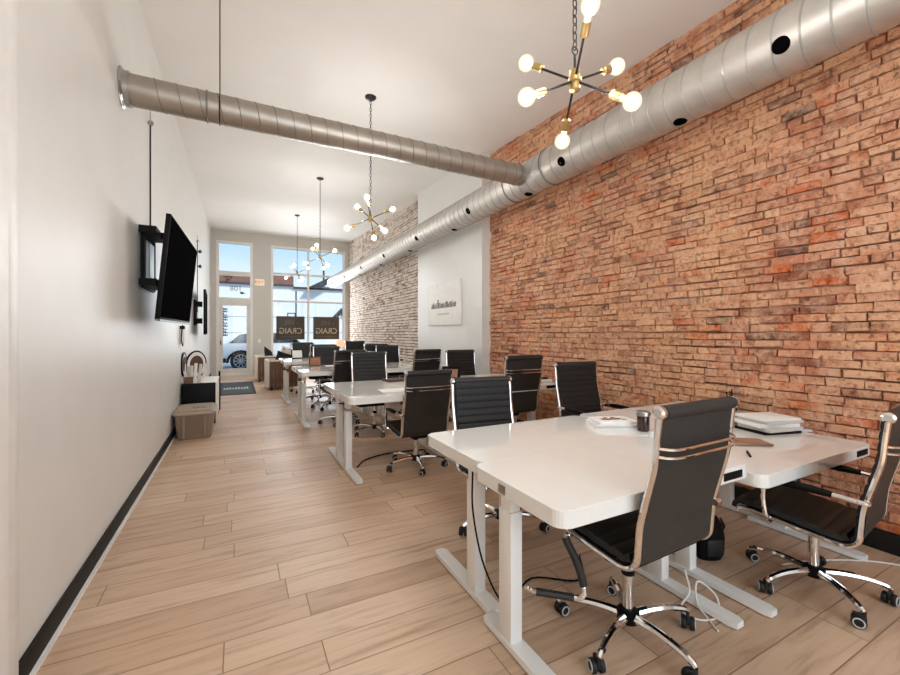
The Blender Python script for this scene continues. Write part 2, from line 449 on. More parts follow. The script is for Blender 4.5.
# rear wall behind the camera, with a wide unseen opening added to let fill light in
g = G(); zt = cz(YB)+.05
for b in ((XL-.1, -.3, 0, zt), (3.1, XR+.1, 0, zt), (-.3, 3.1, 3.5, zt), (-.3, 3.1, 0, .5)):
    g.box(b[0], b[1], YB-.15, YB, b[2], b[3])
struct(g.obj('wall_rear', M['wall']), 'painted wall behind the camera', 'wall')

# front wall with the storefront openings
Y0, Y1 = YF, YF+.14
DX0, DX1, DZ = -.57, .45, 4.22      # door bay
WX0, WX1, WZ0, WZ1 = .985, 3.40, .52, 4.20
g = G(); zt = cz(YF)+.06
for b in ((XL-.1, DX0, 0, zt), (DX1, WX0, 0, zt), (WX1, XR+.1, 0, zt), (DX0, DX1, DZ, zt), (WX0, WX1, WZ1, zt), (WX0, WX1, 0, WZ0)):
    g.box(b[0], b[1], Y0, Y1, b[2], b[3])
struct(g.obj('wall_front', M['front_wall']), 'taupe painted storefront wall', 'wall')
def frame_rect(g, x0, x1, z0, z1, w, ya, yb):
    g.box(x0, x0+w, ya, yb, z0, z1); g.box(x1-w, x1, ya, yb, z0, z1)
    g.box(x0+w, x1-w, ya, yb, z0, z0+w); g.box(x0+w, x1-w, ya, yb, z1-w, z1)
# window 1 : tall storefront window right of the door
win = struct(thing('window_1', 'tall four-pane storefront window', 'window', (0, 0, 0)))
g = G(); frame_rect(g, WX0, WX1, WZ0, WZ1, .07, Y0-.02, Y1-.02); g.obj('window_frame', M['white_trim'], win)
g = G(); g.box(2.13, 2.19, Y0+.02, Y1-.04, WZ0+.07, WZ1-.07); g.obj('mullion', M['frame'], win)
for z in (3.27, 2.36): G().box(WX0+.07, WX1-.07, Y0+.03, Y1-.05, z, z+.06).obj('transom_bar', M['frame'], win)
G().box(WX0+.07, WX1-.07, Y0+.06, Y0+.066, WZ0+.07, WZ1-.07).obj('pane', M['glass'], win)
# door bay : transom windows and the glazed door
win2 = struct(thing('window_2', 'two transom windows above the glass door', 'window'))
g = G(); frame_rect(g, DX0, DX1, 0, DZ, .075, Y0-.02, Y1-.02); g.obj('window_frame', M['white_trim'], win2)
for za, zb in ((3.14, 3.28), (2.30, 2.45)): G().box(DX0+.075, DX1-.075, Y0, Y1-.04, za, zb).obj('transom_bar', M['frame'], win2)
G().box(DX0+.075, DX1-.075, Y0+.06, Y0+.066, 2.45, 4.14).obj('pane', M['glass'], win2)
vs, fs = text_geo('108', .23, .003, True)
G().add([(v[0]-.03, v[1]+Y0+.05, v[2]+2.74) for v in vs], fs).obj('house_number', M['ink'], win2)
g = G()
for i, (x, z, w, h) in enumerate(((-.34, 3.07, .05, .05), (-.28, 3.10, .06, .04), (-.20, 3.06, .05, .06), (-.30, 3.0, .06, .05), (-.16, 3.09, .05, .03), (-.32, 2.94, .06, .05), (-.24, 2.99, .05, .04))):
    g.box(x, x+w, Y0+.046, Y0+.05, z, z+h)
g.add([(.08, Y0+.048, 2.6), (.14, Y0+.048, 2.57), (.24, Y0+.048, 2.6), (.16, Y0+.048, 2.645), (.09, Y0+.048, 2.65)], [(0, 1, 2, 3, 4)])
g.obj('door_decal', M['decal'], win2)
door = struct(thing('door_1', 'glazed entrance door in a pale aluminium frame', 'door'))
g = G(); dx0, dx1 = DX0+.078, DX1-.078
g.box(dx0, dx0+.10, Y0+.02, Y0+.07, .01, 2.30); g.box(dx1-.10, dx1, Y0+.02, Y0+.07, .01, 2.30)
g.box(dx0+.1, dx1-.1, Y0+.02, Y0+.07, .01, .22); g.box(dx0+.1, dx1-.1, Y0+.02, Y0+.07, 2.20, 2.30)
g.obj('door_frame', M['frame'], door)
G().box(dx0+.1, dx1-.1, Y0+.042, Y0+.048, .22, 2.20).obj('pane', M['glass'], door)
g = G(); g.box(dx0+.03, dx0+.06, Y0-.03, Y0+.02, 1.0, 1.06); g.cyl((dx0+.045, Y0-.03, .96), (dx0+.045, Y0-.03, 1.1), .012, 8); g.obj('door_handle', M['bronze'], door)
g = G(); R = random.Random(4); z = 2.12
while z > 1.30:                        # vertical run of unreadable dark lettering
    h = R.uniform(.05, .085)
    g.box(-.39, -.36, Y0+.036, Y0+.04, z-h, z); g.box(-.39, -.27, Y0+.036, Y0+.04, z-h, z-h+.028)
    if R.random() < .6: g.box(-.345, -.31, Y0+.036, Y0+.04, z-h, z)
    if R.random() < .6: g.box(-.28, -.265, Y0+.036, Y0+.04, z-h, z)
    z -= h+.02
g.obj('door_lettering', M['decal'], door)

# ------------------------------------------------------------------ outside
struct(G().box(-14, 22, YF+.14, 17.2, -.14, -.02).obj('ground_pavement', M['pave']), 'pale concrete pavement outside', 'ground')
struct(G().box(-14, 22, 17.2, 45, -.2, -.14).obj('ground_street', M['asphalt']), 'grey street outside', 'ground')
b = thing('street_building', 'white building with brown cornice across the street', 'building', (0, 34, -.14))
G().box(-14, 22, 0, 6, 0, 5.22).obj('facade', M['ext_white'], b)
G().box(-14, 3.9, -.12, 6, 5.24, 5.9).obj('cornice', M['ext_red'], b)
g = G(); g.box(-14, 3.9, -.18, 0, 5.1, 5.24); g.box(3.9, 22, -.14, 0, 4.95, 5.1); g.obj('dark_band', M['ext_dark'], b)
g = G()
for z in (3.9, 2.7, 1.5): g.box(-14, 22, -.02, 0, z, z+.04)
g.obj('joint', M['ext_line'], b)
T = Matrix.Translation((0, -.7, 0)) @ Matrix.Rotation(PI/2, 4, 'X')
g = G(); g.prism([(4.9, 5.05), (7.6, 6.5), (7.9, 6.7), (7.7, 6.3), (5.9, 5.05)], -.7, 0, T); g.obj('slanted_awning', M['ext_dark'], b)
g = G(); g.prism([(6.7, 2.1), (7.55, 3.05), (8.2, 2.2), (8.2, 2.75), (7.6, 3.55), (6.7, 2.6)], -.7, -.6, T); g.obj('gable_sign', M['ext_dark'], b)
tag(G().cyl((7.4, 40.6, -.2), (7.4, 40.6, 7.7), .09, 8).box(7.22, 7.58, 40.52, 40.68, 7.45, 7.6).obj('utility_pole', M['ext_dark']), 'dark utility pole rising behind the white building across the street', 'pole')
g = thing('street_sign', 'thin street sign post on the far kerb', 'street sign', (2.65, 22, -.14))
G().cyl((0, 0, 0), (0, 0, 3.6), .035, 8).obj('post', M['ext_dark'], g)
h = G(); frame_rect(h, -.42, -.02, 2.15, 2.5, .05, -.03, -.01); h.obj('sign_plate', M['ext_dark'], g)
for px in (-6.0, 10.5):
    pass

def car(loc, label):
    c = thing('car', label, 'car', loc)
    prof = [(-.8, .35), (-.84, .62), (-.80, .95), (-.55, 1.05), (-.1, 1.47), (.5, 1.56), (1.5, 1.54), (2.1, 1.28), (2.45, 1.06), (3.35, .95), (3.6, .78), (3.68, .45), (3.6, .32)]
    # wheel arches
    low = []
    for wx in (2.85, 0.):
        for i in range(9):
            a = PI*i/8; low.append((wx+.43*math.cos(a), .32+.40*math.sin(a)))
    body = prof+low
    T = Matrix.Rotation(PI/2, 4, 'X')
    h = G(); h.prism(body, -1.8, 0, T); h.obj('body', M['car_paint'], c)
    h = G(); h.prism([(-.42, 1.08), (-.05, 1.42), (.5, 1.49), (1.45, 1.48), (2.02, 1.25), (2.2, 1.08)], .0, .012, T)
    h.obj('side_window', M['car_glass'], c)
    h = G()
    h.box(.72, .80, -.014, .0, 1.06, 1.5); h.obj('pillar', M['car_paint'], c)
    h = G()
    for wx in (2.85, 0.):
        ar = []
        for i in range(11):
            a = PI*i/10; ar.append((wx+.43*math.cos(a), .32+.40*math.sin(a)))
        ar2 = [(wx+(.52)*math.cos(PI*i/10), .32+.49*math.sin(PI*i/10)) for i in range(10, -1, -1)]
        for i in range(10):
            h.prism([ar[i], ar[i+1], ar2[9-i], ar2[10-i]], 0, .02, T)
    h.box(.52, 2.33, -.02, .0, .27, .42); h.box(-.86, -.52, -.02, .0, .34, .5)
    h.obj('black_cladding', M['black'], c)
    for wx in (2.85, 0.):
        w = G(); w.lathe([(.2, -.1), (.36, -.1), (.38, -.06), (.38, .06), (.36, .1), (.2, .1)], (wx, .14, .38), (0, -1, 0), 24)
        w = w.obj('wheel', M['rubber'], c)
        r = G()
        r.tube([(wx+.25*math.cos(2*PI*i/20), .02, .38+.25*math.sin(2*PI*i/20)) for i in range(20)], .018, 6, True)
        for k in range(10):
            a = 2*PI*k/10; r.cyl((wx, .02, .38), (wx+.25*math.cos(a), .02, .38+.25*math.sin(a)), .02, 6)
        r.lathe([(.06, -.02), (.06, .02)], (wx, .03, .38), (0, -1, 0), 12)
        r.obj('alloy_rim', M['alloy'], w)
    h = G(); h.box(-.87, -.8, -.3, -.02, .86, 1.0); h.obj('tail_light', M['red'], c)
    h = G(); h.box(1.9, 2.08, -.16, -.01, 1.05, 1.2, bev=.03); h.obj('side_mirror', M['black'], c)
    return c
car((.14, 18.0, -.14), 'white sport utility car parked outside the glass door')

# ------------------------------------------------------------------ ducts
DUX, DUZ, DUR = 2.92, 3.065, .186
d = thing('spiral_duct', 'long galvanised spiral duct running along the brick wall', 'duct', (DUX, 0, DUZ))
G().tube([(0, -.9+i*.55, 0) for i in range(28)]+[(0, 14.4, 0)], DUR, 40).obj('duct_tube', M['galv'], d)
def helix(axis, a, b, R, pitch, r, seg=22):
    n = int((b-a)/pitch*seg); p = []
    for i in range(n+1):
        q = 2*PI*i/seg; s_ = a+(b-a)*i/n
        p.append((R*math.cos(q), s_, R*math.sin(q)) if axis == 'y' else (s_, R*math.cos(q), R*math.sin(q)))
    return p
G().tube(helix('y', -.85, 14.3, DUR+.001, .135, .004), .006, 6).obj('spiral_seam', M['seam_light'], d)
def port(ang, y, rad):
    g = G(); vs = [(0, 0, 0)]; n = 20; R = DUR+.006
    vs = [(R*math.cos(ang), y, R*math.sin(ang))]
    for i in range(n):
        a = 2*PI*i/n; s_ = ang+rad*math.cos(a)/DUR; vs.append((R*math.cos(s_), y+rad*math.sin(a), R*math.sin(s_)))
    for i in range(n):
        a = 2*PI*i/n; s_ = ang+rad*1.1*math.cos(a)/DUR; vs.append(((R-.008)*math.cos(s_), y+rad*1.1*math.sin(a), (R-.008)*math.sin(s_)))
    fs = [(0, 1+i, 1+(i+1) % n) for i in range(n)]+[(1+i, 1+n+i, 1+n+(i+1) % n, 1+(i+1) % n) for i in range(n)]
    return g.add(vs, fs, True)
for k in range(8):
    port(PI+math.radians(31), 1.21+1.79*k, .043).obj('air_outlet', M['hole_shade'], d)
    port(PI+math.radians(84), 1.90+1.77*k, .043).obj('air_outlet', M['hole_shade'], d)
for y in (3.3, 3.95): G().tube([(DUR*1.012*math.cos(2*PI*i/32), y, DUR*1.012*math.sin(2*PI*i/32)) for i in range(32)], .008, 6, True).obj('coupling_ring', M['seam'], d)
CY, CZ, CR = 3.63, 3.05, .108
d = thing('cross_duct', 'slim galvanised duct crossing from left wall to main duct', 'duct', (0, CY, CZ))
G().tube([(XL+.01, 0, 0), (XL+.4, 0, 0), (1, 0, 0), (2, 0, 0), (DUX-DUR*.86, 0, 0)], CR, 32).obj('duct_tube', M['galv_dark'], d)
G().tube(helix('x', XL+.15, DUX-DUR-.02, CR+.001, .13, .004), .0035, 5).obj('spiral_seam', M['seam'], d)
g = G(); g.lathe([(CR+.004, 0), (CR+.032, 0), (CR+.032, .006), (CR+.012, .02), (CR+.012, .05), (CR+.002, .05)], (XL, 0, 0), (1, 0, 0), 32); g.obj('wall_flange', M['steel'], d)
g = G(); g.tube([(DUX-DUR-.035, (CR+.004)*math.cos(2*PI*i/32), (CR+.004)*math.sin(2*PI*i/32)) for i in range(32)], .008, 6, True); g.obj('coupling_ring', M['seam'], d)
g = G(); g.tube([(-.2, (CR+.003)*math.cos(2*PI*i/32), (CR+.003)*math.sin(2*PI*i/32)) for i in range(32)], .006, 6, True); g.obj('coupling_ring', M['seam'], d)
xw = -.117
g = G(); g.cyl((xw, 0, 0), (xw, 0, cz(CY)-CZ), .0045, 6); g.tube([(xw, (CR+.004)*math.cos(2*PI*i/28), (CR+.004)*math.sin(2*PI*i/28)) for i in range(28)], .005, 5, True)
g.obj('hanger_wire', M['bronze'], d)

# ------------------------------------------------------------------ chandeliers
th = math.atan(213/410); Fv = Vector((math.sin(th), math.cos(th), 0)); Rv = Vector((math.cos(th), -math.sin(th), 0)); Uv = Vector((0, 0, 1))
a1 = (Uv*.65-Fv*.76).normalized(); a2 = Rv*.78+Uv*.47+Fv*.40; a2 = (a2-a1*a2.dot(a1)).normalized(); a3 = a1.cross(a2)
AX = [a1, -a1, a2, -a2, a3, -a3]
def chandelier(x, y, z, label):
    zc = cz(y); t = thing('sputnik_chandelier', label, 'chandelier', (x, y, z), 0, 'brass sputnik chandeliers')
    G().lathe([(.065, 0), (.065, -.012), (.05, -.028), (.012, -.032)], (0, 0, zc-z), (0, 0, 1), 20).obj('ceiling_canopy', M['bronze'], t)
    g = G(); zz = .14; k = 0
    while zz < zc-z-.03:                # chain links
        ax = Vector((1, 0, 0)) if k % 2 else Vector((0, 1, 0))
        g.tube([Vector((0, 0, zz+.022))+ax*.011*math.cos(2*PI*i/10)+Vector((0, 0, .024))*math.sin(2*PI*i/10) for i in range(10)], .0028, 5, True)
        zz += .038; k += 1
    g.obj('chain', M['bronze'], t)
    g = G(); g.cyl((0, 0, .03), (0, 0, .12), .006, 8); g.tube([(.018*math.cos(2*PI*i/14), 0, .137+.018*math.sin(2*PI*i/14)) for i in range(14)], .003, 5, True); g.obj('stem', M['bronze'], t)
    G().lathe([(.012, -.05), (.024, -.045), (.024, -.012), (.03, -.01), (.03, .01), (.024, .012), (.024, .045), (.012, .05)], (0, 0, 0), (0, 0, 1), 16).obj('hub', M['brass'], t)
    for q, A in enumerate(AX):
        dl = -.035 if q < 2 else 0.                 # the upright pair is shorter
        a = G().cyl(A*.015, A*(.225+dl), .0055, 8).obj('arm', M['bronze'], t)
        G().lathe([(.012, .200+dl), (.018, .205+dl), (.018, .257+dl), (.014, .261+dl)], (0, 0, 0), A, 14).obj('socket', M['brass'], a)
        s = G(); r = .038
        prof = [(.013, .261+dl), (.015, .271+dl)]+[(r*math.sin(math.radians(q)), .310+dl-r*math.cos(math.radians(q))) for q in range(30, 180, 15)]+[(.001, .310+dl+r)]
        s.lathe(prof, (0, 0, 0), A, 18).obj('bulb', M['bulb'], a)
        c = A*(.305+dl); G().sphere(c, .021, 12, 8).obj('glowing_filament', M['bulb_core'], a)
    return t
chandelier(1.37, 1.40, 2.475, 'large brass six-bulb chandelier hanging nearest the camera')
chandelier(1.38, 4.66, 2.66, 'brass six-bulb chandelier just behind the cross duct')
chandelier(1.38, 7.92, 2.75, 'brass six-bulb chandelier third back, in front of the right window')
chandelier(1.38, 11.2, 2.88, 'smallest and farthest brass six-bulb chandelier near the front window')

# ------------------------------------------------------------------ desks
DW, DD, TT = 1.2, .612, .062
def make_desk(label, DW=DW, DD=DD):
    t = thing('standing_desk', label, 'desk', (0, 0, 0), 0, 'white height-adjustable desks')
    h = .73
    g = G(); g.prism(rrect(-DW/2, DW/2, -DD/2, DD/2, .055, 7), h-TT, h, chamfer=.0015)
    g.obj('tabletop', M['desk'], t)
    for sx in (-1, 1):
        x = sx*(DW/2-.09)
        f = G(); f.prism([(x-.036, -DD/2+.03), (x-.024, -DD/2), (x+.024, -DD/2), (x+.036, -DD/2+.03), (x+.036, DD/2-.01), (x+.024, DD/2), (x-.024, DD/2), (x-.036, DD/2-.01)], .006, .032)
        for yy in (-DD/2+.05, DD/2-.05): f.cyl((x, yy, 0), (x, yy, .008), .016, 10)
        f = f.obj('foot', M['desk_metal'], t)
        cyy = .12
        o = G().box(x-.03, x+.03, cyy-.045, cyy+.045, .03, .575, bev=.006).obj('column', M['desk_metal'], t)
        G().box(x-.025, x+.025, cyy-.038, cyy+.038, .57, h-TT, bev=.004).obj('inner_column', M['desk_metal'], o)
    G().box(-DW/2+.11, DW/2-.11, .08, .16, h-TT-.045, h-TT-.002).obj('crossbeam', M['desk_metal'], t)
    G().box(-.45, -.2, -.06, .06, h-TT-.07, h-TT-.002, bev=.006).obj('control_box', M['black'], t)
    G().box(DW/2-.22, DW/2-.08, -DD/2-.004, -DD/2+.01, h-.05, h-.016, bev=.003).obj('keypad', M['black'], t)
    G().box(-DW/2-.003, -DW/2+.004, .03, .075, h-.052, h-.018).obj('edge_clip', M['steel'], t)
    return t
def drop(desk, dz):
    for ch in kids(desk):
        if ch.name.split('.')[0] in ('tabletop', 'crossbeam', 'control_box', 'keypad', 'edge_clip'): ch.location.z = dz
        if ch.name.split('.')[0] == 'column':
            for gch in kids(ch): gch.location.z = dz
NB = make_desk('white desk nearest the camera, under the big black chair', 1.14, .572)
LX, RX = 1.56, 2.76
front = {1: .985, 2: 3.54, 3: 5.92, 4: 8.08}
seam = {k: v+DD+.0006 for k, v in front.items()}
row_name = {2: 'second', 3: 'third', 4: 'farthest'}
NB.location = (1.513, seam[1]-.0006-.286, 0)
D0 = make_desk('white desk behind the nearest one, its far edge free of things')
D0.location = (1.585, seam[1]+DD/2, 0); D0.rotation_euler = (0, 0, PI)
dd = dup(D0, (RX-.035, front[1]+DD/2+.01, 0), 0, 'lower white desk against the brick, holding the paper stack'); drop(dd, -.06)
dup(D0, (RX+.04, seam[1]+DD/2+.02, 0), PI, 'white desk against the brick in the nearest group, behind the paper stack')
for k in (2, 3, 4):
    nm = row_name[k]+' desk group'
    x = LX-(0, 0, .10, .18, .19)[k]; dz = (0, 0, .03, .06, .07)[k]
    for o in (dup(D0, (x, front[k]+DD/2, 0), 0, 'aisle-side white desk on the near side of the '+nm),
              dup(D0, (x+1.203, front[k]+DD/2, 0), 0, 'wall-side white desk on the near side of the '+nm),
              dup(D0, (x, seam[k]+DD/2, 0), PI, 'aisle-side white desk on the far side of the '+nm),
              dup(D0, (x+1.203, seam[k]+DD/2, 0), PI, 'wall-side white desk on the far side of the '+nm)): drop(o, dz)

# ------------------------------------------------------------------ chairs
HW = .225                               # half width of the upholstery
PROF = smooth_path([(0, .255, .440), (0, .235, .462), (0, .10, .452), (0, -.08, .430), (0, -.165, .428), (0, -.212, .462), (0, -.222, .53), (0, -.232, .62), (0, -.262, .74),
                    (0, -.286, .84), (0, -.296, .94), (0, -.306, 1.03)], 5)
def sling(i0, i1, thick, ribs):
    g = G(); pts = PROF[i0:i1+1]
    # resample finely
    P = []
    for a, b in zip(pts[:-1], pts[1:]):
        for k in range(4): P.append(a.lerp(b, k/4))
    P.append(pts[-1]); s_ = 0; fr = []; bk = []
    for i, p in enumerate(P):
        if i: s_ += (p-P[i-1]).length
        d = (P[min(i+1, len(P)-1)]-P[max(i-1, 0)]).normalized(); n = Vector((0, d.z, -d.y))      # towards the sitter
        if n.y < 0 and abs(n.y) > abs(n.z): n = -n
        if abs(n.z) >= abs(n.y) and n.z < 0: n = -n
        q = abs(math.sin(PI*s_/ribs))**.45
        fr.append(p+n*(thick*.78+thick*.22*q)); bk.append(p-n*thick*.25)
    vs = []; fs = []; m = len(P)
    for x in (-HW, -HW*.97, HW*.97, HW):
        e = abs(x) > HW*.98
        for p, b in zip(fr, bk):
            vs.append((x, p.y if not e else (p.y+b.y)/2, p.z if not e else (p.z+b.z)/2))
    for k in range(3):
        for i in range(m-1): fs.append((k*m+i, k*m+i+1, (k+1)*m+i+1, (k+1)*m+i))
    g.mi(0).add(vs, fs, True)
    vs = []; fs = []
    for x in (-HW, HW):
        for b in bk: vs.append((x, b.y, b.z))
    for i in range(m-1): fs.append((i, m+i, m+i+1, i+1))
    g.mi(1).add(vs, fs, True)
    return g
iS = 22
def make_chair():
    t = thing('office_chair', 'x', 'chair')
    U = []                                                          # parts that rise with the gas lift
    U.append(sling(0, iS, .042, .07).obj('seat', [M['leather'], M['leather']], t))
    U.append(sling(iS, len(PROF)-1, .024, .05).obj('backrest', [M['leather'], M['leather_back']], t))
    g = G(); e = PROF[-1]; g.lathe([(.018, -HW), (.025, -HW+.006), (.025, HW-.006), (.018, HW)], (0, e.y, e.z), (1, 0, 0), 16); r = g.obj('head_roll', M['leather_back'], t); U.append(r)
    for s in (-1, 1): G().lathe([(.014, 0), (.024, .003), (.024, .018), (.016, .026)], (s*HW, e.y, e.z), (s, 0, 0), 14).obj('end_cap', M['chrome'], r)
    for s in (-1, 1):
        U.append(G().tube([(s*(HW+.012), p.y, p.z) for p in PROF], .0115, 8, flat=1.15).obj('side_rail', M['chrome'], t))
    for zz, yy in ((.905, -.30), (.875, -.297)):
        pts = smooth_path([(-HW-.014, yy+.006, zz), (-HW*.8, yy-.035, zz-.003), (0, yy-.04, zz-.003), (HW*.8, yy-.035, zz-.003), (HW+.014, yy+.006, zz)], 5)
        U.append(G().tube(pts, .0055, 7).obj('cross_rod', M['chrome'], t))
    for yy in (.12, -.10): U.append(G().cyl((-HW-.01, yy, .425), (HW+.01, yy, .425), .009, 8).obj('seat_crossbar', M['chrome'], t))
    for s in (-1, 1):
        x = s*(HW+.035)
        a = G(); a.tube(smooth_path([(s*(HW+.015), .115, .455), (x, .125, .475), (x, .135, .56), (x, .125, .632), (x, .10, .65), (x, -.10, .652), (x, -.2, .648), (x, -.243, .646), (s*(HW+.005), -.243, .646)], 4), .0115, 8)
        a = a.obj('armrest', M['chrome'], t); U.append(a)
        G().tube([(x, .105, .652), (x, .06, .655), (x, -.06, .655), (x, -.13, .652)], [.012, .018, .018, .013], 10).obj('arm_pad', M['black'], a)
    g = G(); g.box(-.08, .08, -.11, .13, .375, .418, bev=.012); g.cyl((.07, .05, .39), (.21, .06, .385), .006, 6); g.box(.19, .245, .045, .075, .378, .392, bev=.004)
    U.append(g.obj('tilt_mechanism', M['black'], t))
    U.append(G().cyl((0, 0, .20), (0, 0, .38), .0135, 12).obj('piston', M['chrome'], t))
    g = G(); g.lathe([(.02, .07), (.024, .09), (.0225, .25), (.0225, .27)], (0, 0, 0), (0, 0, 1), 16); g = g.obj('gas_lift', M['chrome'], t)
    G().lathe([(.025, .268), (.028, .272), (.028, .292), (.02, .298)], (0, 0, 0), (0, 0, 1), 16).obj('collar', M['black'], g)
    G().lathe([(.03, .062), (.046, .068), (.048, .108), (.03, .118)], (0, 0, 0), (0, 0, 1), 18).obj('hub', M['black'], t)
    lm = None
    for k in range(5):
        a = 2*PI*k/5
        if lm is None:
            g = G(); pts = smooth_path([(.035, 0, .092), (.12, 0, .100), (.21, 0, .096), (.275, 0, .082), (.298, 0, .068)], 4)
            n = len(pts); g.tube(pts, [.019-.007*i/(n-1) for i in range(n)], 8)
            leg = g.obj('leg', M['chrome'], t); lm = leg.data
            g = G(); sw = Matrix.Translation((.298, 0, 0)) @ Matrix.Rotation(.9, 4, 'Z')
            g.mi(0)
            for s in (-1, 1):
                o = sw @ Vector((-.018, s*.017, .0275)); ax = (sw.to_3x3() @ Vector((0, 1, 0)))
                g.lathe([(.018, -.010), (.0255, -.009), (.0275, -.005), (.0275, .005), (.0255, .009), (.018, .010)], o, ax, 16)
            g.box(-.04, .006, -.007, .007, .024, .062, T=sw, bev=.004)
            g.cyl((.298, 0, .05), (.298, 0, .078), .007, 8)
            g.mi(1)
            for s in (-1, 1):
                o = sw @ Vector((-.018, s*.0275, .0275)); ax = (sw.to_3x3() @ Vector((0, s, 0)))
                for r0 in (.0195,):
                    e1 = ax.orthogonal().normalized(); e2 = ax.cross(e1)
                    g.tube([o+(e1*math.cos(2*PI*i/18)+e2*math.sin(2*PI*i/18))*r0 for i in range(18)], .0032, 5, True)
            cm = g.mesh('caster', [M['rubber'], M['ringgrey']])
        else:
            leg = bpy.data.objects.new('leg', lm); C.objects.link(leg); leg.parent = t
        leg.rotation_euler = (0, 0, a)
        c = bpy.data.objects.new('caster', cm); C.objects.link(c); c.parent = leg
    for u in U: u['rise'] = 1
    return t
CH0 = make_chair(); first = [True]
def chair(x, y, face, label, lift=0., base=0., group='black ribbed office chairs', skip=()):
    """face: direction the sitter looks at, degrees from +Y counter-clockwise"""
    if first[0]: o = CH0; first[0] = False; o.location = (x, y, 0); o.rotation_euler = (0, 0, math.radians(face)); o['label'] = label; o['group'] = group
    else: o = dup(CH0, (x, y, 0), math.radians(face), label, group)
    k = 0; arm = 0
    for ch in kids(o):
        n = ch.name.split('.')[0]
        if ch.get('rise'): ch.location.z = lift
        if n == 'leg': ch.rotation_euler = (0, 0, 2*PI*k/5+math.radians(base-face)); k += 1
        if n == 'armrest':
            if arm in skip:
                for gch in kids(ch): bpy.data.objects.remove(gch)
                bpy.data.objects.remove(ch)
            arm += 1
    return o
# first call keeps both armrests on the prototype; the near chair is copied with its arms removed
chair(2.66, 1.02, 7, 'black office chair facing the brick-side desk, cut off by right frame edge', -.07, 20)
c1 = chair(1.52, 1.235, 2, 'large black office chair nearest the camera, seen from behind', .015, 127, skip=(0, 1))
chair(1.60, 2.32, 174, 'ribbed black office chair behind the nearest desk, facing the camera', -.06, 35)
chair(2.85, 2.62, 175, 'turned ribbed black office chair standing in front of the brick behind nearest group', -.005, 10)
chair(1.575, 3.77, 2, 'black office chair with its back to camera at second group, aisle side', -.075, 118)
chair(2.70, 3.79, 0, 'black office chair with its back to camera at second group, beside the brick', .035, 50)
chair(1.62, 5.28, 178, 'ribbed office chair facing the camera behind second group, aisle side', .01, 60)
chair(3.06, 5.27, 176, 'ribbed office chair facing the camera behind second group, before the grey wall', .015, 0)
chair(1.36, 6.12, 14, 'office chair with its back to camera at third group, aisle side', .03, 30)
chair(2.60, 6.14, 8, 'office chair with its back to camera at third group, before grey wall section', .02, 80)
chair(1.46, 7.45, 178, 'ribbed office chair facing the camera behind third group, aisle side', .03, 20)
chair(2.65, 7.45, 182, 'ribbed office chair facing the camera behind third group, before whitewashed brick', .03, 70)
chair(1.43, 8.27, 4, 'office chair with its back to camera at farthest group, aisle side', .06, 40)
chair(2.50, 8.27, -4, 'office chair with its back to camera at farthest group, wall side', .06, 10)
chair(1.36, 9.75, 180, 'farthest ribbed office chair facing the camera, aisle side', .06, 15)
chair(2.60, 9.8, 180, 'farthest ribbed office chair facing the camera, before whitewashed brick', .08, 55)
# the near chair's left arm has come loose and hangs from the seat rail
g = G(); s = -1; x = -(HW+.03)
arm = smooth_path([(-(HW+.012), .13, .445), (x+.005, .118, .425), (x+.025, .09, .36), (x+.042, .07, .29), (x+.047, .06, .245)], 4)
a = G().tube(arm+smooth_path([(x+.047, .058, .243), (x+.044, .055, .215), (x+.03, .06, .200), (x-.003, .08, .200), (x-.12, .17, .212), (x-.148, .192, .224), (x-.156, .20, .232)], 4), .0115, 8)
ha = a.obj('armrest', M['chrome'], c1)
g = G().tube(arm[3:], .0165, 10).tube([(x+.004, .075, .1995), (x-.05, .117, .205), (x-.12, .17, .212)], .0155, 10)
g.obj('arm_pad', M['leather_back'], ha)
g = G().cyl((HW, -.243, .62), (HW+.035, -.243, .62), .014, 10); g.obj('arm_bracket', M['chrome'], c1)

# ------------------------------------------------------------------ things on the near desks
DT = .73
def slab(name, x, y, z, w, d, h, rz, mat, label, cat, group=None, parent=None, bev=.002):
    o = G().box(-w/2, w/2, -d/2, d/2, 0, h, bev=bev).obj(name, mat, parent, (x, y, z), rz)
    if not parent: tag(o, label, cat, group)
    return o
b = thing('book', 'white paperback lying under the red magazine on the near desk', 'book', (2.13, 1.85, DT), -.45)
G().box(-.13, .13, -.095, .095, .003, .02).obj('pages', M['paper_grey'], b)
g = G(); g.box(-.134, .132, -.098, .098, 0, .003); g.box(-.134, .132, -.098, .098, .02, .023); g.box(-.137, -.132, -.098, .098, 0, .023); g.obj('cover', M['paper'], b)
b = thing('magazine', 'white magazine with red and dark cover print, on top of the book', 'magazine', (2.14, 1.855, DT+.0232), -.38)
G().box(-.125, .125, -.09, .09, 0, .018, bev=.002).obj('pages', M['paper'], b)
g = G(); R = random.Random(9)
for i in range(16):
    x, y = R.uniform(-.08, .07), R.uniform(-.03, .06); g.mi(i % 3 == 0); g.box(x, x+R.uniform(.02, .05), y, y+R.uniform(.008, .02), .018, .0188)
g.obj('cover_print', [M['red'], M['black']], b)
j = thing('jar', 'dark amber glass jar with clear rim standing beside the magazine', 'jar', (2.185, 1.665, DT))
G().lathe([(.03, 0), (.034, .004), (.035, .012), (.035, .085), (.033, .092)], n=20).obj('glass_body', M['amber'], j)
G().lathe([(.034, .09), (.041, .094), (.041, .116), (.038, .12)], n=20).obj('lid', M['steel'], j)
px_, py_ = 3.36, 1.79
tag(G().lathe([(.03, 0), (.034, .004), (.036, .095), (.033, .095), (.031, .008), (.001, .008)], n=18).obj('pen_cup', M['bronze'], None, (px_, py_, DT)), 'dark metal cup holding scissors and pens by the brick', 'cup')
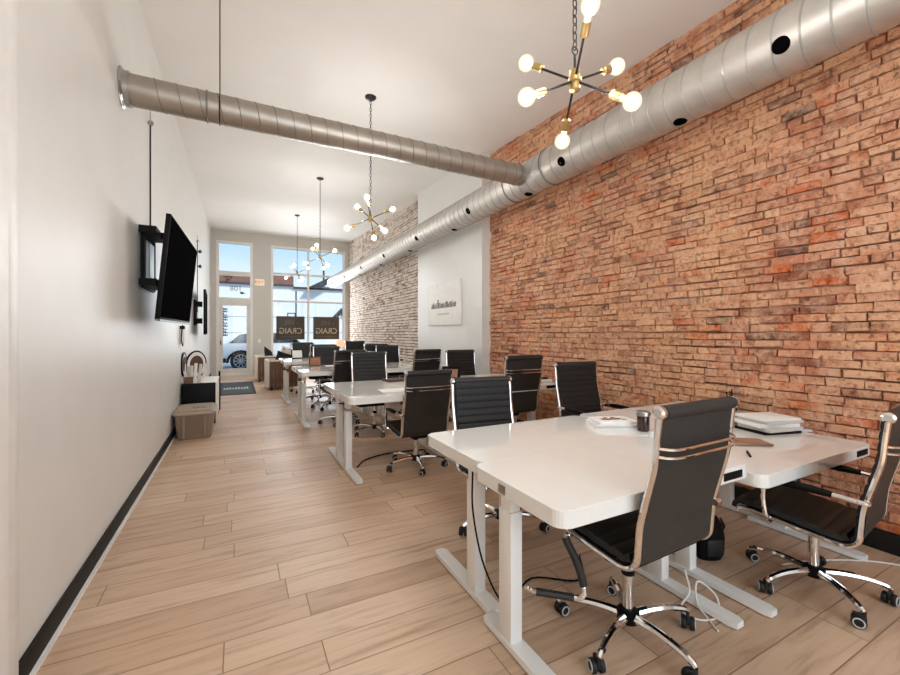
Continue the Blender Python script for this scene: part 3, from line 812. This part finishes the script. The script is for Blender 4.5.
for k, (dx, dy, lx, ly, m, lb) in enumerate(((-.014, .006, -.03, .01, 'black', 'black pen leaning leftmost in the dark cup'), (.012, .012, .02, .02, 'bronze', 'dark pen leaning rightmost in the dark cup'), (.0, -.014, .0, -.024, 'steel', 'steel pen standing at the front of the dark cup'))):
    tag(G().cyl((dx, dy, .010), (dx+lx, dy+ly, .145), .0042, 7).obj('pen', M[m], None, (px_, py_, DT)), lb, 'pen')
g = G()
for s in (-1, 1): g.tube([(s*.016+.015*math.cos(2*PI*i/12), 0, .135+.024*math.sin(2*PI*i/12)) for i in range(12)], .005, 6, True)
g.cyl((.012, 0, .113), (-.008, 0, .012), .005, 6).cyl((-.012, 0, .113), (.008, 0, .012), .005, 6)
tag(g.obj('scissors', M['black'], None, (px_, py_, DT), .5), 'black handled scissors standing in the dark cup', 'scissors')
# paper stack on the lower desk
zC = DT-.06; z = zC
specs = [('folder', .016, M['black'], 'dark folder at the bottom of the paper stack', .02), ('paper_pad', .026, M['paper_grey'], 'grey pad second from the bottom of the paper stack', .10),
         ('paper_pad', .022, M['paper'], 'white pad in the middle of the paper stack', -.05), ('paper_pad', .02, M['paper_grey'], 'pale pad just under the top sheet of the paper stack', .12), ('paper_pad', .014, M['paper'], 'top white papers of the stack by the brick', .0)]
for n, h, m, l, r in specs:
    slab(n, 3.15+r*.15, 1.46-r*.1, z, .29, .22, h, -.30+r, m, l, 'paper', 'papers stacked by the brick', bev=.0015); z += h+.0004
slab('envelope', 3.335, 1.35, zC, .10, .07, .016, -.5, M['paper_grey'], 'small white envelope sticking out beside the paper stack', 'envelope')
slab('card', 2.66, 1.48, zC, .13, .11, .003, -.2, M['paper'], 'white card lying beside the brown notebook', 'card')
nb = thing('notebook', 'small brown notebook lying on the lower desk', 'notebook', (2.68, 1.345, zC+.0032), -.60)
G().box(-.105, .105, -.07, .07, 0, .012, bev=.002).obj('cover', M['brown_cover'], nb)
G().box(-.103, .107, -.068, .068, .003, .010).obj('pages', M['paper'], nb)
tag(G().cyl((-.05, 0, .006), (.05, 0, .006), .006, 8).obj('marker', M['black'], None, (2.43, 1.21, zC), .6), 'black marker pen lying in front of the notebook', 'pen')

# cables and things on the floor
def cable(name, pts, r, mat, label, n=6):
    return tag(G().tube(smooth_path(pts, n), r, 6).obj(name, mat), label, 'cable')
cable('white_cable', [(2.02, 1.30, .12), (1.98, 1.25, .05), (1.90, 1.24, .008), (1.86, 1.19, .006), (1.90, 1.13, .006), (1.99, 1.12, .006), (2.06, 1.17, .05), (2.03, 1.24, .09), (1.96, 1.2, .03), (1.92, 1.12, .006), (1.885, 1.06, .006)], .0045, M['cable_white'], 'white cable looped on the floor by the near desk foot')
cable('black_cable', [(2.30, 1.50, .30), (2.38, 1.58, .08), (2.46, 1.66, .008), (2.62, 1.60, .008), (2.74, 1.66, .008), (2.9, 1.60, .008), (3.05, 1.7, .008)], .006, M['black'], 'black cable snaking on the floor under the lower desk')
cable('black_cable', [(1.03, 1.74, .66), (1.02, 1.72, .45), (1.05, 1.66, .2), (1.16, 1.63, .008), (1.4, 1.75, .008), (1.62, 1.62, .008), (1.8, 1.8, .008)], .005, M['black'], 'black cable dropping from the near desk left end')
cable('white_cable', [(2.75, 1.2, .006), (2.95, 1.14, .006), (3.12, 1.06, .006), (3.28, .95, .006), (3.40, .80, .006)], .0045, M['cable_white'], 'white cable running to the right along the floor by the brick')
cable('black_cable', [(1.05, 4.0, .0075), (1.2, 4.2, .0075), (1.5, 4.3, .0075), (1.9, 4.25, .0075)], .007, M['black'], 'black cable on the floor under the second desk group')
g = G(); prof = [(.001, 0), (.07, 0), (.085, .03), (.09, .12), (.075, .20), (.045, .245), (.001, .255)]
st = len(g.v); g.lathe(prof, n=18)
g.v = [(x*1.0, y*.55, z) for x, y, z in g.v]
bp = thing('backpack', 'black backpack standing on the floor behind the near desk feet', 'bag', (2.47, 1.44, 0), -.4)
g.obj('bag_body', M['black'], bp)
G().box(-.05, .05, -.058, -.035, .03, .13, bev=.012).obj('front_pocket', M['rubber'], bp)
# ------------------------------------------------------------------ things on the further desks
slab('paper_sheet', 1.40, 3.84, DT+.03, .24, .34, .002, 1.5, M['paper'], 'printed sheet on the second group beside the aisle chair', 'paper')
slab('closed_laptop', 1.70, 4.62, DT+.03, .33, .22, .022, .05, M['brown_deco'], 'closed dark brown laptop at the far edge of the second group', 'laptop', bev=.005)
tag(G().lathe([(.03, 0), (.034, .06), (.034, .09), (.03, .09)], n=14).obj('cup', M['red'], None, (1.90, 4.52, DT+.03)), 'small red cup beside the closed laptop', 'cup')
def photo_frame(x, y, z, w, h, rz, fm, pm, label, b=.018):
    f = thing('photo_frame', label, 'photo frame', (x, y, z), rz)
    L = Matrix.Rotation(-.2, 4, 'X')
    g = G()
    for q in ((-w/2, -w/2+b, 0, h), (w/2-b, w/2, 0, h), (-w/2+b, w/2-b, 0, b), (-w/2+b, w/2-b, h-b, h)): g.box(q[0], q[1], 0, .016, q[2], q[3], T=L)
    g.obj('frame', fm, f); G().box(-w/2+b, w/2-b, .006, .012, b, h-b, T=L).obj('picture', pm, f)
    G().box(-.015, .015, .012, .016, 0, h*.75, T=Matrix.Translation((0, .075, 0)) @ Matrix.Rotation(.25, 4, 'X')).obj('stand', M['black'], f)
    return f
photo_frame(2.30, 4.42, DT+.03, .24, .16, -.9, M['black'], M['picture'], 'black framed picture standing on second group before grey wall', .03)
slab('phone', 2.02, 3.80, DT+.03, .15, .075, .009, .0, M['black'], 'black phone lying beside the back-turned aisle chair', 'phone', bev=.003)
slab('router', 3.14, 3.72, DT+.03, .16, .16, .035, -.2, M['paper'], 'white router box on the second group beside the brick', 'router', bev=.006)
slab('handset', 3.12, 3.70, DT+.0655, .12, .05, .018, -.2, M['black'], 'black handset lying on the white router', 'handset', bev=.004)
photo_frame(1.13, 6.9, DT+.06, .20, .16, .2, M['frame_wood'], M['picture'], 'brown wooden framed photo on the third desk group')
slab('paper_sheet', 1.48, 6.85, DT+.06, .4, .12, .004, 0, M['paper'], 'white papers lying beside the brown framed photo', 'paper')
photo_frame(1.12, 9.05, DT+.07, .24, .19, .2, M['black'], M['paper'], 'black framed certificate on the farthest desk group')
tag(G().lathe([(.03, 0), (.055, .02), (.07, .07), (.055, .12), (.03, .14), (.03, .15)], n=18).obj('vase', M['paper'], None, (1.42, 9.08, DT+.07)), 'round white vase beside the framed certificate', 'vase')

# ------------------------------------------------------------------ left wall things
# television on its arm mount
tv = thing('television', 'large black flat television tilted out from the left wall', 'television', (-.468, 4.67, 1.845), 0)
Tt = Matrix.Rotation(math.radians(-2), 4, 'Z') @ Matrix.Rotation(math.radians(5.2), 4, 'Y')
W, H = 1.60, .835
G().box(-.035, .0, -W/2, W/2, -H/2, H/2, T=Tt, bev=.004).obj('housing', M['black'], tv)
G().box(.0, .003, -W/2+.012, W/2-.012, -H/2+.022, H/2-.012, T=Tt).obj('screen', M['screen'], tv)
G().box(-.03, .004, -W/2, W/2, -H/2-.012, -H/2+.004, T=Tt).obj('bottom_trim', M['tv_edge'], tv)
m = thing('television_mount', 'black arm mount holding the large television to the wall', 'wall mount', (XL, 4.52, 1.97))
g = G()
for y in (-.24, .24): g.box(0, .03, y-.03, y+.03, -.25, .25)
g.box(0, .022, -.27, .27, .20, .26); g.box(0, .022, -.27, .27, -.26, -.20)
g.obj('wall_plate', M['black'], m)
g = G()
for z in (.22, -.22):
    g = G(); g.box(0, .12, -.34, .1, z-.03, z+.03)
    g.box(.10, .16, -.1, .2, z-.028, z+.028)
    g.obj('folding_arm', M['black'], m)
g = G(); g.box(.15, .185, -.08, -.02, -.27, .22); g.box(.15, .185, .18, .24, -.27, .22); g.box(.13, .155, -.1, .26, -.05, .02); g.obj('screen_bracket', M['black'], m)
g = G(); g.box(.03, .04, -.1, .1, -.15, .15); g.obj('cover_plate', M['steel'], m)
def conduit(y, z0, z1, label):
    o = thing('conduit', label, 'conduit', (XL, y, 0))
    G().cyl((.018, 0, z0), (.018, 0, z1), .007, 8).obj('pipe', M['bronze'], o)
    g = G(); g.sphere((.022, 0, z1+.02), .024, 10, 8); g.cyl((.018, 0, z1+.02), (.018, 0, z1+.14), .004, 6); g.obj('top_hook', M['steel'], o)
    return o
conduit(4.58, 2.22, 3.22, 'thin dark conduit rising from the large television mount')
c2 = conduit(9.6, 1.75, 3.15, 'thin dark conduit above the far television on the left wall')
for z in (2.98, 2.68):
    l = tag(G().lathe([(.008, 0), (.01, .04), (.032, .05), (.036, .075), (.028, .08)], (0, 0, 0), (.8, -.5, 0), 14).obj('spot_fixture', M['bronze'], None, (XL, 9.75, z)),
            ('upper' if z > 2.8 else 'lower')+' small round dark fixture on the far left wall', 'fixture')
tv2 = thing('television', 'far television seen edge-on near the front door', 'television', (-.555, 9.45, 1.72), 0)
T2 = Matrix.Rotation(math.radians(2.2), 4, 'Z')
G().box(-.02, .02, -.62, .62, -.42, .42, T=T2, bev=.004).obj('housing', M['black'], tv2)
G().box(.02, .023, -.60, .60, -.40, .40, T=T2).obj('screen', M['screen'], tv2)
m = thing('television_mount', 'black bracket behind the far television', 'wall mount', (XL, 9.2, 1.72))
g = G(); g.box(0, .025, -.2, .2, -.24, .24); g.obj('wall_plate', M['black'], m)
g = G()
for z in (.16, -.16): G().box(.02, .13, -.06, -.0, z-.05, z+.05).obj('folding_arm', M['black'], m)
cable('black_cable', [(-.67, 6.78, 1.44), (-.68, 6.76, 1.34), (-.69, 6.8, 1.24), (-.685, 6.9, 1.16), (-.69, 7.0, 1.14)], .008, M['black'], 'black cable curving down the left wall beyond the large television')
ps = thing('power_adapter', 'white power adapter strip on the left wall beyond the large television', 'adapter', (XL, 6.98, 1.12))
G().box(0, .05, -.05, .05, .05, .26, bev=.006).obj('adapter_body', M['paper'], ps)
G().box(0, .055, -.05, .05, .262, .31, bev=.004).obj('adapter_plug', M['black'], ps)

# storage tote
t = thing('storage_tote', 'taupe lidded storage tote standing on the floor by the left wall', 'storage bin', (-.475, 6.32, 0))
g = G(); n = 28
def ring(w, d, r, z): return [(x, y, z) for x, y in rrect(-w, w, -d, d, r, 6)]
rings = [ring(.175, .30, .05, 0), ring(.185, .31, .05, .02), ring(.21, .335, .05, .30), ring(.215, .34, .05, .305)]
vs = sum(rings, []); q = len(rings[0]); fs = [tuple(range(q-1, -1, -1)), tuple(3*q+i for i in range(q))]
for k in range(3):
    for i in range(q): fs.append((k*q+i, k*q+(i+1) % q, (k+1)*q+(i+1) % q, (k+1)*q+i))
g.add(vs, fs, True)
for x in (-.11, .12): g.box(x-.012, x+.012, -.338, -.30, .02, .30)
g.obj('tub', M['tote'], t)
g = G(); g.prism(rrect(-.225, .225, -.352, .352, .055, 6), .305, .345, chamfer=.008); g.prism(rrect(-.19, .19, -.31, .31, .05, 6), .345, .357, chamfer=.004); g.obj('lid', M['tote_lid'], t)
g = G(); R = random.Random(2)
for i in range(7):
    x = -.03+.022*i; y = -.12+R.uniform(-.02, .03); g.box(x, x+.012, y, y+.07+R.uniform(0, .03), .357, .3585)
g.obj('lid_marking', M['decal'], t)
# low cabinet behind it
cb = thing('low_cabinet', 'low white-topped cabinet with black end panel behind the tote', 'cabinet', (-.485, 7.55, 0))
G().box(-.215, .21, -.585, .60, .02, .565, bev=.004).obj('carcass', M['paper'], cb)
G().box(-.22, .205, -.605, -.585, .0, .60, bev=.002).obj('end_panel', M['black'], cb)
G().box(-.225, .215, -.585, .60, .565, .585, bev=.003).obj('top_board', M['paper'], cb)
g = G(); g.box(.20, .23, .60, .63, .0, .67); g.box(-.2, .23, .605, .625, .0, .05); g.obj('end_post', M['black'], cb)
R = random.Random(12)
looks = ['pale rolled poster leaning leftmost on the cabinet against the wall', 'white rolled poster second from the wall on the cabinet', 'cream rolled poster standing in the middle of the bundle', 'white rolled poster fourth from the wall on the cabinet', 'grey rolled poster leaning to the right on the cabinet', 'rightmost white rolled poster, leaning outward on the cabinet']
for i in range(6):
    x = -.685+.043*i; y = 7.14+R.uniform(0, .10); lean = (-.008, -.002, .004, .012, .03, .07)[i]
    g = G().tube([(0, 0, .001), (lean, .03, .25+R.uniform(-.02, .05))], .021, 10)
    tag(g.obj('rolled_poster', [M['paper'], M['paper_grey'], M['cushion']][i % 3], None, (x, y, .588)), looks[i], 'poster', 'rolled posters on the cabinet')
slab('book', -.63, 7.06, .5855, .12, .04, .10, .1, M['wood_slat'], 'dark brown book lying at the foot of the rolled posters', 'book')
def disc(x, y, z, r, ry, label):
    o = thing('wall_plate', label, 'decor', (x, y, z), ry)
    G().tube([(r*math.cos(2*PI*i/36), 0, r*math.sin(2*PI*i/36)) for i in range(36)], .014, 8, True).obj('rim', M['black'], o)
    G().lathe([(r, -.004), (r, .006)], (0, 0, 0), (0, -1, 0), 32).obj('pale_band', M['paper'], o)
    G().lathe([(r*.68, 0), (r*.66, .014), (.02, .02)], (0, 0, 0), (0, -1, 0), 32).obj('woven_centre', M['brown_deco'], o)
    return o
disc(-.60, 7.98, .81, .215, .95, 'round decor plate with dark rim and woven brown centre on cabinet')
disc(-.70, 7.22, .86, .17, 1.5, 'second round decor plate tucked behind the rolled posters')

# ------------------------------------------------------------------ art, signs, switches
art = thing('canvas_print', 'white canvas print with a grey skyline drawing on grey wall', 'canvas print', (3.35, 6.65, 1.86))
G().box(-.045, -.001, -.63, .63, -.385, .385, bev=.003).obj('canvas', M['canvas'], art)
g = G(); R = random.Random(21)
for i in range(34):
    y = .48-i*.029; h = .035+.03*abs(math.sin(i*.5))+R.uniform(0, .05)
    if 6 < i < 14: h += .05*(1-abs(i-10)/4)
    g.box(-.0465, -.045, y-R.uniform(.015, .034), y, -.07, -.07+h)
g.box(-.0465, -.045, -.5, .48, -.076, -.066)
g.obj('skyline_drawing', M['ink'], art)
g = G()
for i in range(12): g.box(-.0465, -.045, .22-i*.04-.028, .22-i*.04, -.20, -.175)
g.obj('caption_lettering', M['ink_light'], art)

def hang_sign(x0, x1, label):
    s = thing('window_sign', label, 'sign', ((x0+x1)/2, YF-.10, 1.12), 0, 'dark hanging window signs')
    w = (x1-x0)/2
    G().box(-w, w, 0, .02, 0, .77, bev=.003).obj('board', M['sign_dark'], s)
    vs, fs = text_geo('CRAIG', .26, .006, True)
    k = (2*w*.80)/(max(v[0] for v in vs)-min(v[0] for v in vs))
    G().add([(v[0]*k, v[1]-.003, v[2]*1.05+.28) for v in vs], fs).obj('sign_lettering', M['sign_text'], s)
    vs, fs = text_geo('- HIL', .24, .006, True)
    G().add([(v[0]+.02, v[1]-.003, v[2]+.55) for v in vs], fs).obj('sign_lettering', M['sign_dim'], s)
    g = G()
    for i in range(14): g.box(-w*.7+i*w*.1, -w*.7+i*w*.1+w*.06, -.005, 0, .085, .105)
    g.obj('small_print', M['sign_dim'], s)
    for x in (-w+.08, w-.08): G().cyl((x, .01, .76), (x, .01, 2.36-1.12), .004, 5).obj('hanging_wire', M['steel'], s)
hang_sign(1.14, 2.02, 'dark brown hanging window sign with mirrored lettering, nearer the door')
hang_sign(2.30, 3.17, 'dark brown hanging window sign with mirrored lettering, nearer the whitewashed brick')
e = thing('exit_sign', 'orange-lit exit sign on the taupe wall between door and window', 'exit sign', (.645, YF, 2.97))
G().box(-.14, .14, -.05, 0, -.10, .10, bev=.005).obj('housing', M['exit_face'], e)
vs, fs = text_geo('EXIT', .13, .004)
G().add([(v[0], v[1]-.052, v[2]) for v in vs], fs).obj('exit_lettering', M['exit_red'], e)
s = thing('light_switch', 'white light switch on the taupe wall beside the door', 'light switch', (.64, YF, 1.07))
G().box(-.045, .045, -.008, 0, -.06, .06, bev=.003).obj('switch_plate', M['paper'], s); G().box(-.01, .01, -.016, -.008, -.02, .02).obj('toggle', M['paper'], s)

# ------------------------------------------------------------------ lounge by the window
mat = thing('floor_mat', 'slate grey entrance mat with pale lettering on the floor', 'mat', (-.02, 11.1, 0))
G().box(-.40, .40, -1.15, 1.35, 0, .008).obj('rubber_border', M['mat_edge'], mat)
G().box(-.35, .35, -1.1, 1.3, .008, .013).obj('pile', M['mat'], mat)
g = G(); R = random.Random(3)
for i in range(9):
    x = -.26+i*.06; g.box(x, x+.04, -.25, .05+.05*(i % 3), .013, .0142)
g.obj('mat_lettering', M['mat_light'], mat)
def armchair(x, y, rz, label):
    a = thing('slatted_armchair', label, 'armchair', (x, y, 0), rz, 'slatted armchairs by the window')
    for s in (-1, 1):
        g = G()
        for i in range(8): g.box(-.35+i*.089, -.35+i*.089+.082, s*.36-.02, s*.36+.02, .06, .66)
        g.obj('side_panel', M['wood_slat'], a)
    g = G(); g.box(-.42, -.35, -.385, .385, .05, .70, bev=.02); g.obj('back_cushion', M['cushion'], a)
    g = G()
    for s in (-1, 1): G().box(-.36, .36, s*.36-.035, s*.36+.035, .66, .70, bev=.012).obj('arm_cap', M['cushion'], a)
    G().box(-.30, .36, -.335, .335, .24, .42, bev=.04).obj('seat_cushion', M['cushion'], a)
    g = G()
    for sx in (-.30, .32):
        for sy in (-.34, .34): G().cyl((sx, sy, 0), (sx, sy, .07), .02, 8).obj('foot', M['black'], a)
    return a
a = armchair(1.02, 10.75, 0, 'nearer dark slatted armchair with cream cushions by the window')
b2 = dup(a, (.86, 12.75, 0), 0, 'farther dark slatted armchair with cream cushions nearest the door')
def pillow(x, y, z, rz, mat, label, s=.22):
    g = G(); n = 10; vs = []; fs = []
    for side in (1, -1):
        for i in range(n+1):
            for k in range(n+1):
                u, v = i/n*2-1, k/n*2-1; t_ = (max(0, (1-u*u))*max(0, (1-v*v)))**.4*.075
                vs.append((side*t_, u*s*(1-.06*(1-v*v)), v*s*(1-.06*(1-u*u))))
    q = (n+1)**2
    for sd in (0, 1):
        for i in range(n):
            for k in range(n):
                a_ = sd*q+i*(n+1)+k; fs.append((a_, a_+1, a_+n+2, a_+n+1))
    g.add(vs, fs, True); o = g.obj('pillow', mat, None, (x, y, z), rz); o.rotation_euler = (.35, -.25, rz)
    return tag(o, label, 'pillow')
pillow(.80, 12.66, .69, .3, M['pillow_black'], 'black pillow propped in the farther slatted armchair')
pillow(1.02, 10.9, .66, 1.3, M['pillow_black'], 'black pillow lying in the nearer slatted armchair', .2)
pillow(1.20, 11.35, .70, 1.2, M['floral'], 'floral cream pillow standing behind the nearer armchair arm', .25)
sf = thing('sofa', 'cream sofa below the storefront window', 'sofa', (1.75, 13.75, 0))
G().box(-.6, .9, -.4, .4, .08, .42, bev=.04).obj('seat_cushion', M['cushion'], sf)
G().box(-.6, .9, .28, .5, .30, .72, bev=.05).obj('back_cushion', M['cushion'], sf)
g = G()
for x in (-.55, .85):
    for y in (-.35, .42): G().cyl((x, y, 0), (x, y, .1), .025, 8).obj('foot', M['black'], sf)
pillow(1.45, 13.75, .64, 1.35, M['floral'], 'floral cream pillow on the sofa below the window', .22)
st = thing('side_table', 'small dark side table in the corner by the whitewashed brick', 'side table', (3.05, 13.9, 0))
G().lathe([(.22, .55), (.23, .56), (.23, .58), (.22, .59)], n=20).obj('table_top', M['frame_wood'], st)
G().lathe([(.16, 0), (.15, .02), (.025, .04), (.025, .55)], n=16).obj('pedestal', M['black'], st)
lp = thing('table_lamp', 'table lamp with glowing salmon shade by the whitewashed brick', 'lamp', (3.05, 13.9, .59))
G().lathe([(.08, 0), (.09, .02), (.05, .08), (.06, .16), (.02, .24), (.012, .30)], n=18).obj('lamp_base', M['paper'], lp)
G().lathe([(.20, .28), (.15, .52), (.147, .52), (.197, .28)], n=24).obj('lamp_shade', M['lamp_shade'], lp)

# ------------------------------------------------------------------ camera
cam = bpy.data.cameras.new('camera'); co = bpy.data.objects.new('camera', cam); C.objects.link(co)
cam.sensor_width = 36; cam.sensor_fit = 'HORIZONTAL'; cam.lens = 410/900*36
cam.shift_y = -(337.5-333.5)/900
co.location = (0, 0, 1.32); co.rotation_euler = (PI/2, 0, -th); cam.clip_start = .05; cam.clip_end = 200
S.camera = co

# ------------------------------------------------------------------ light
w = bpy.data.worlds.new('sky'); S.world = w; w.use_nodes = True
t = w.node_tree; t.nodes.clear()
out = t.nodes.new('ShaderNodeOutputWorld'); bg = t.nodes.new('ShaderNodeBackground')
tc = t.nodes.new('ShaderNodeTexCoord'); sp = t.nodes.new('ShaderNodeSeparateXYZ'); t.links.new(tc.outputs['Generated'], sp.inputs[0])
sky = ramp(t, sp.outputs[2], [(0., lin(232, 240, 248)), (.14, lin(206, 228, 246)), (.24, lin(150, 202, 245)), (.5, lin(110, 170, 230)), (1, lin(80, 140, 210))])
mp = t.nodes.new('ShaderNodeMapping'); mp.inputs['Scale'].default_value = (1, 1, 4); t.links.new(tc.outputs['Generated'], mp.inputs[0])
no = t.nodes.new('ShaderNodeTexNoise'); no.inputs['Scale'].default_value = 3.; no.inputs['Detail'].default_value = 5.; t.links.new(mp.outputs[0], no.inputs['Vector'])
cl = ramp(t, no.outputs[0], [(.5, (0, 0, 0, 1)), (.75, (.6, .6, .6, 1))])
sky = mixc(t, cl, sky, lin(240, 244, 248))
t.links.new(sky, bg.inputs[0]); bg.inputs[1].default_value = 1.0
t.links.new(bg.outputs[0], out.inputs[0])

def area(name, loc, rot, sx, sy, power, col=(1, 1, 1)):
    l = bpy.data.lights.new(name, 'AREA'); l.shape = 'RECTANGLE'; l.size = sx; l.size_y = sy; l.energy = power; l.color = col
    o = bpy.data.objects.new(name, l); C.objects.link(o); o.location = loc; o.rotation_euler = rot
    return o
area('rear_fill_light', (1.4, YB+.03, 2.0), (PI/2, 0, 0), 3.3, 2.9, 80, (.84, .93, 1))  # added area lamp, soft fill from behind the camera
area('front_window_daylight', (2.2, YF-.25, 2.1), (-PI/2, 0, 0), 2.3, 2.8, 95, (.86, .94, 1))
su = bpy.data.lights.new('sun', 'SUN'); su.energy = 3.6; su.angle = .1; su.color = (1, .96, .9)
so = bpy.data.objects.new('sun', su); C.objects.link(so); so.rotation_euler = Vector((-.45, .55, -.70)).to_track_quat('-Z', 'Y').to_euler()
for (x, y, z) in ((1.37, 1.40, 2.475), (1.38, 4.66, 2.66), (1.38, 7.92, 2.75), (1.38, 11.2, 2.88)):
    pass

S.view_settings.view_transform = 'Standard'; S.view_settings.look = 'None'; S.view_settings.gamma = 1; S.view_settings.use_curve_mapping = False
S.view_settings.exposure = 0.3
S.cycles.use_denoising = True
S.cycles.max_bounces = 10; S.cycles.diffuse_bounces = 6; S.cycles.sample_clamp_indirect = 6.
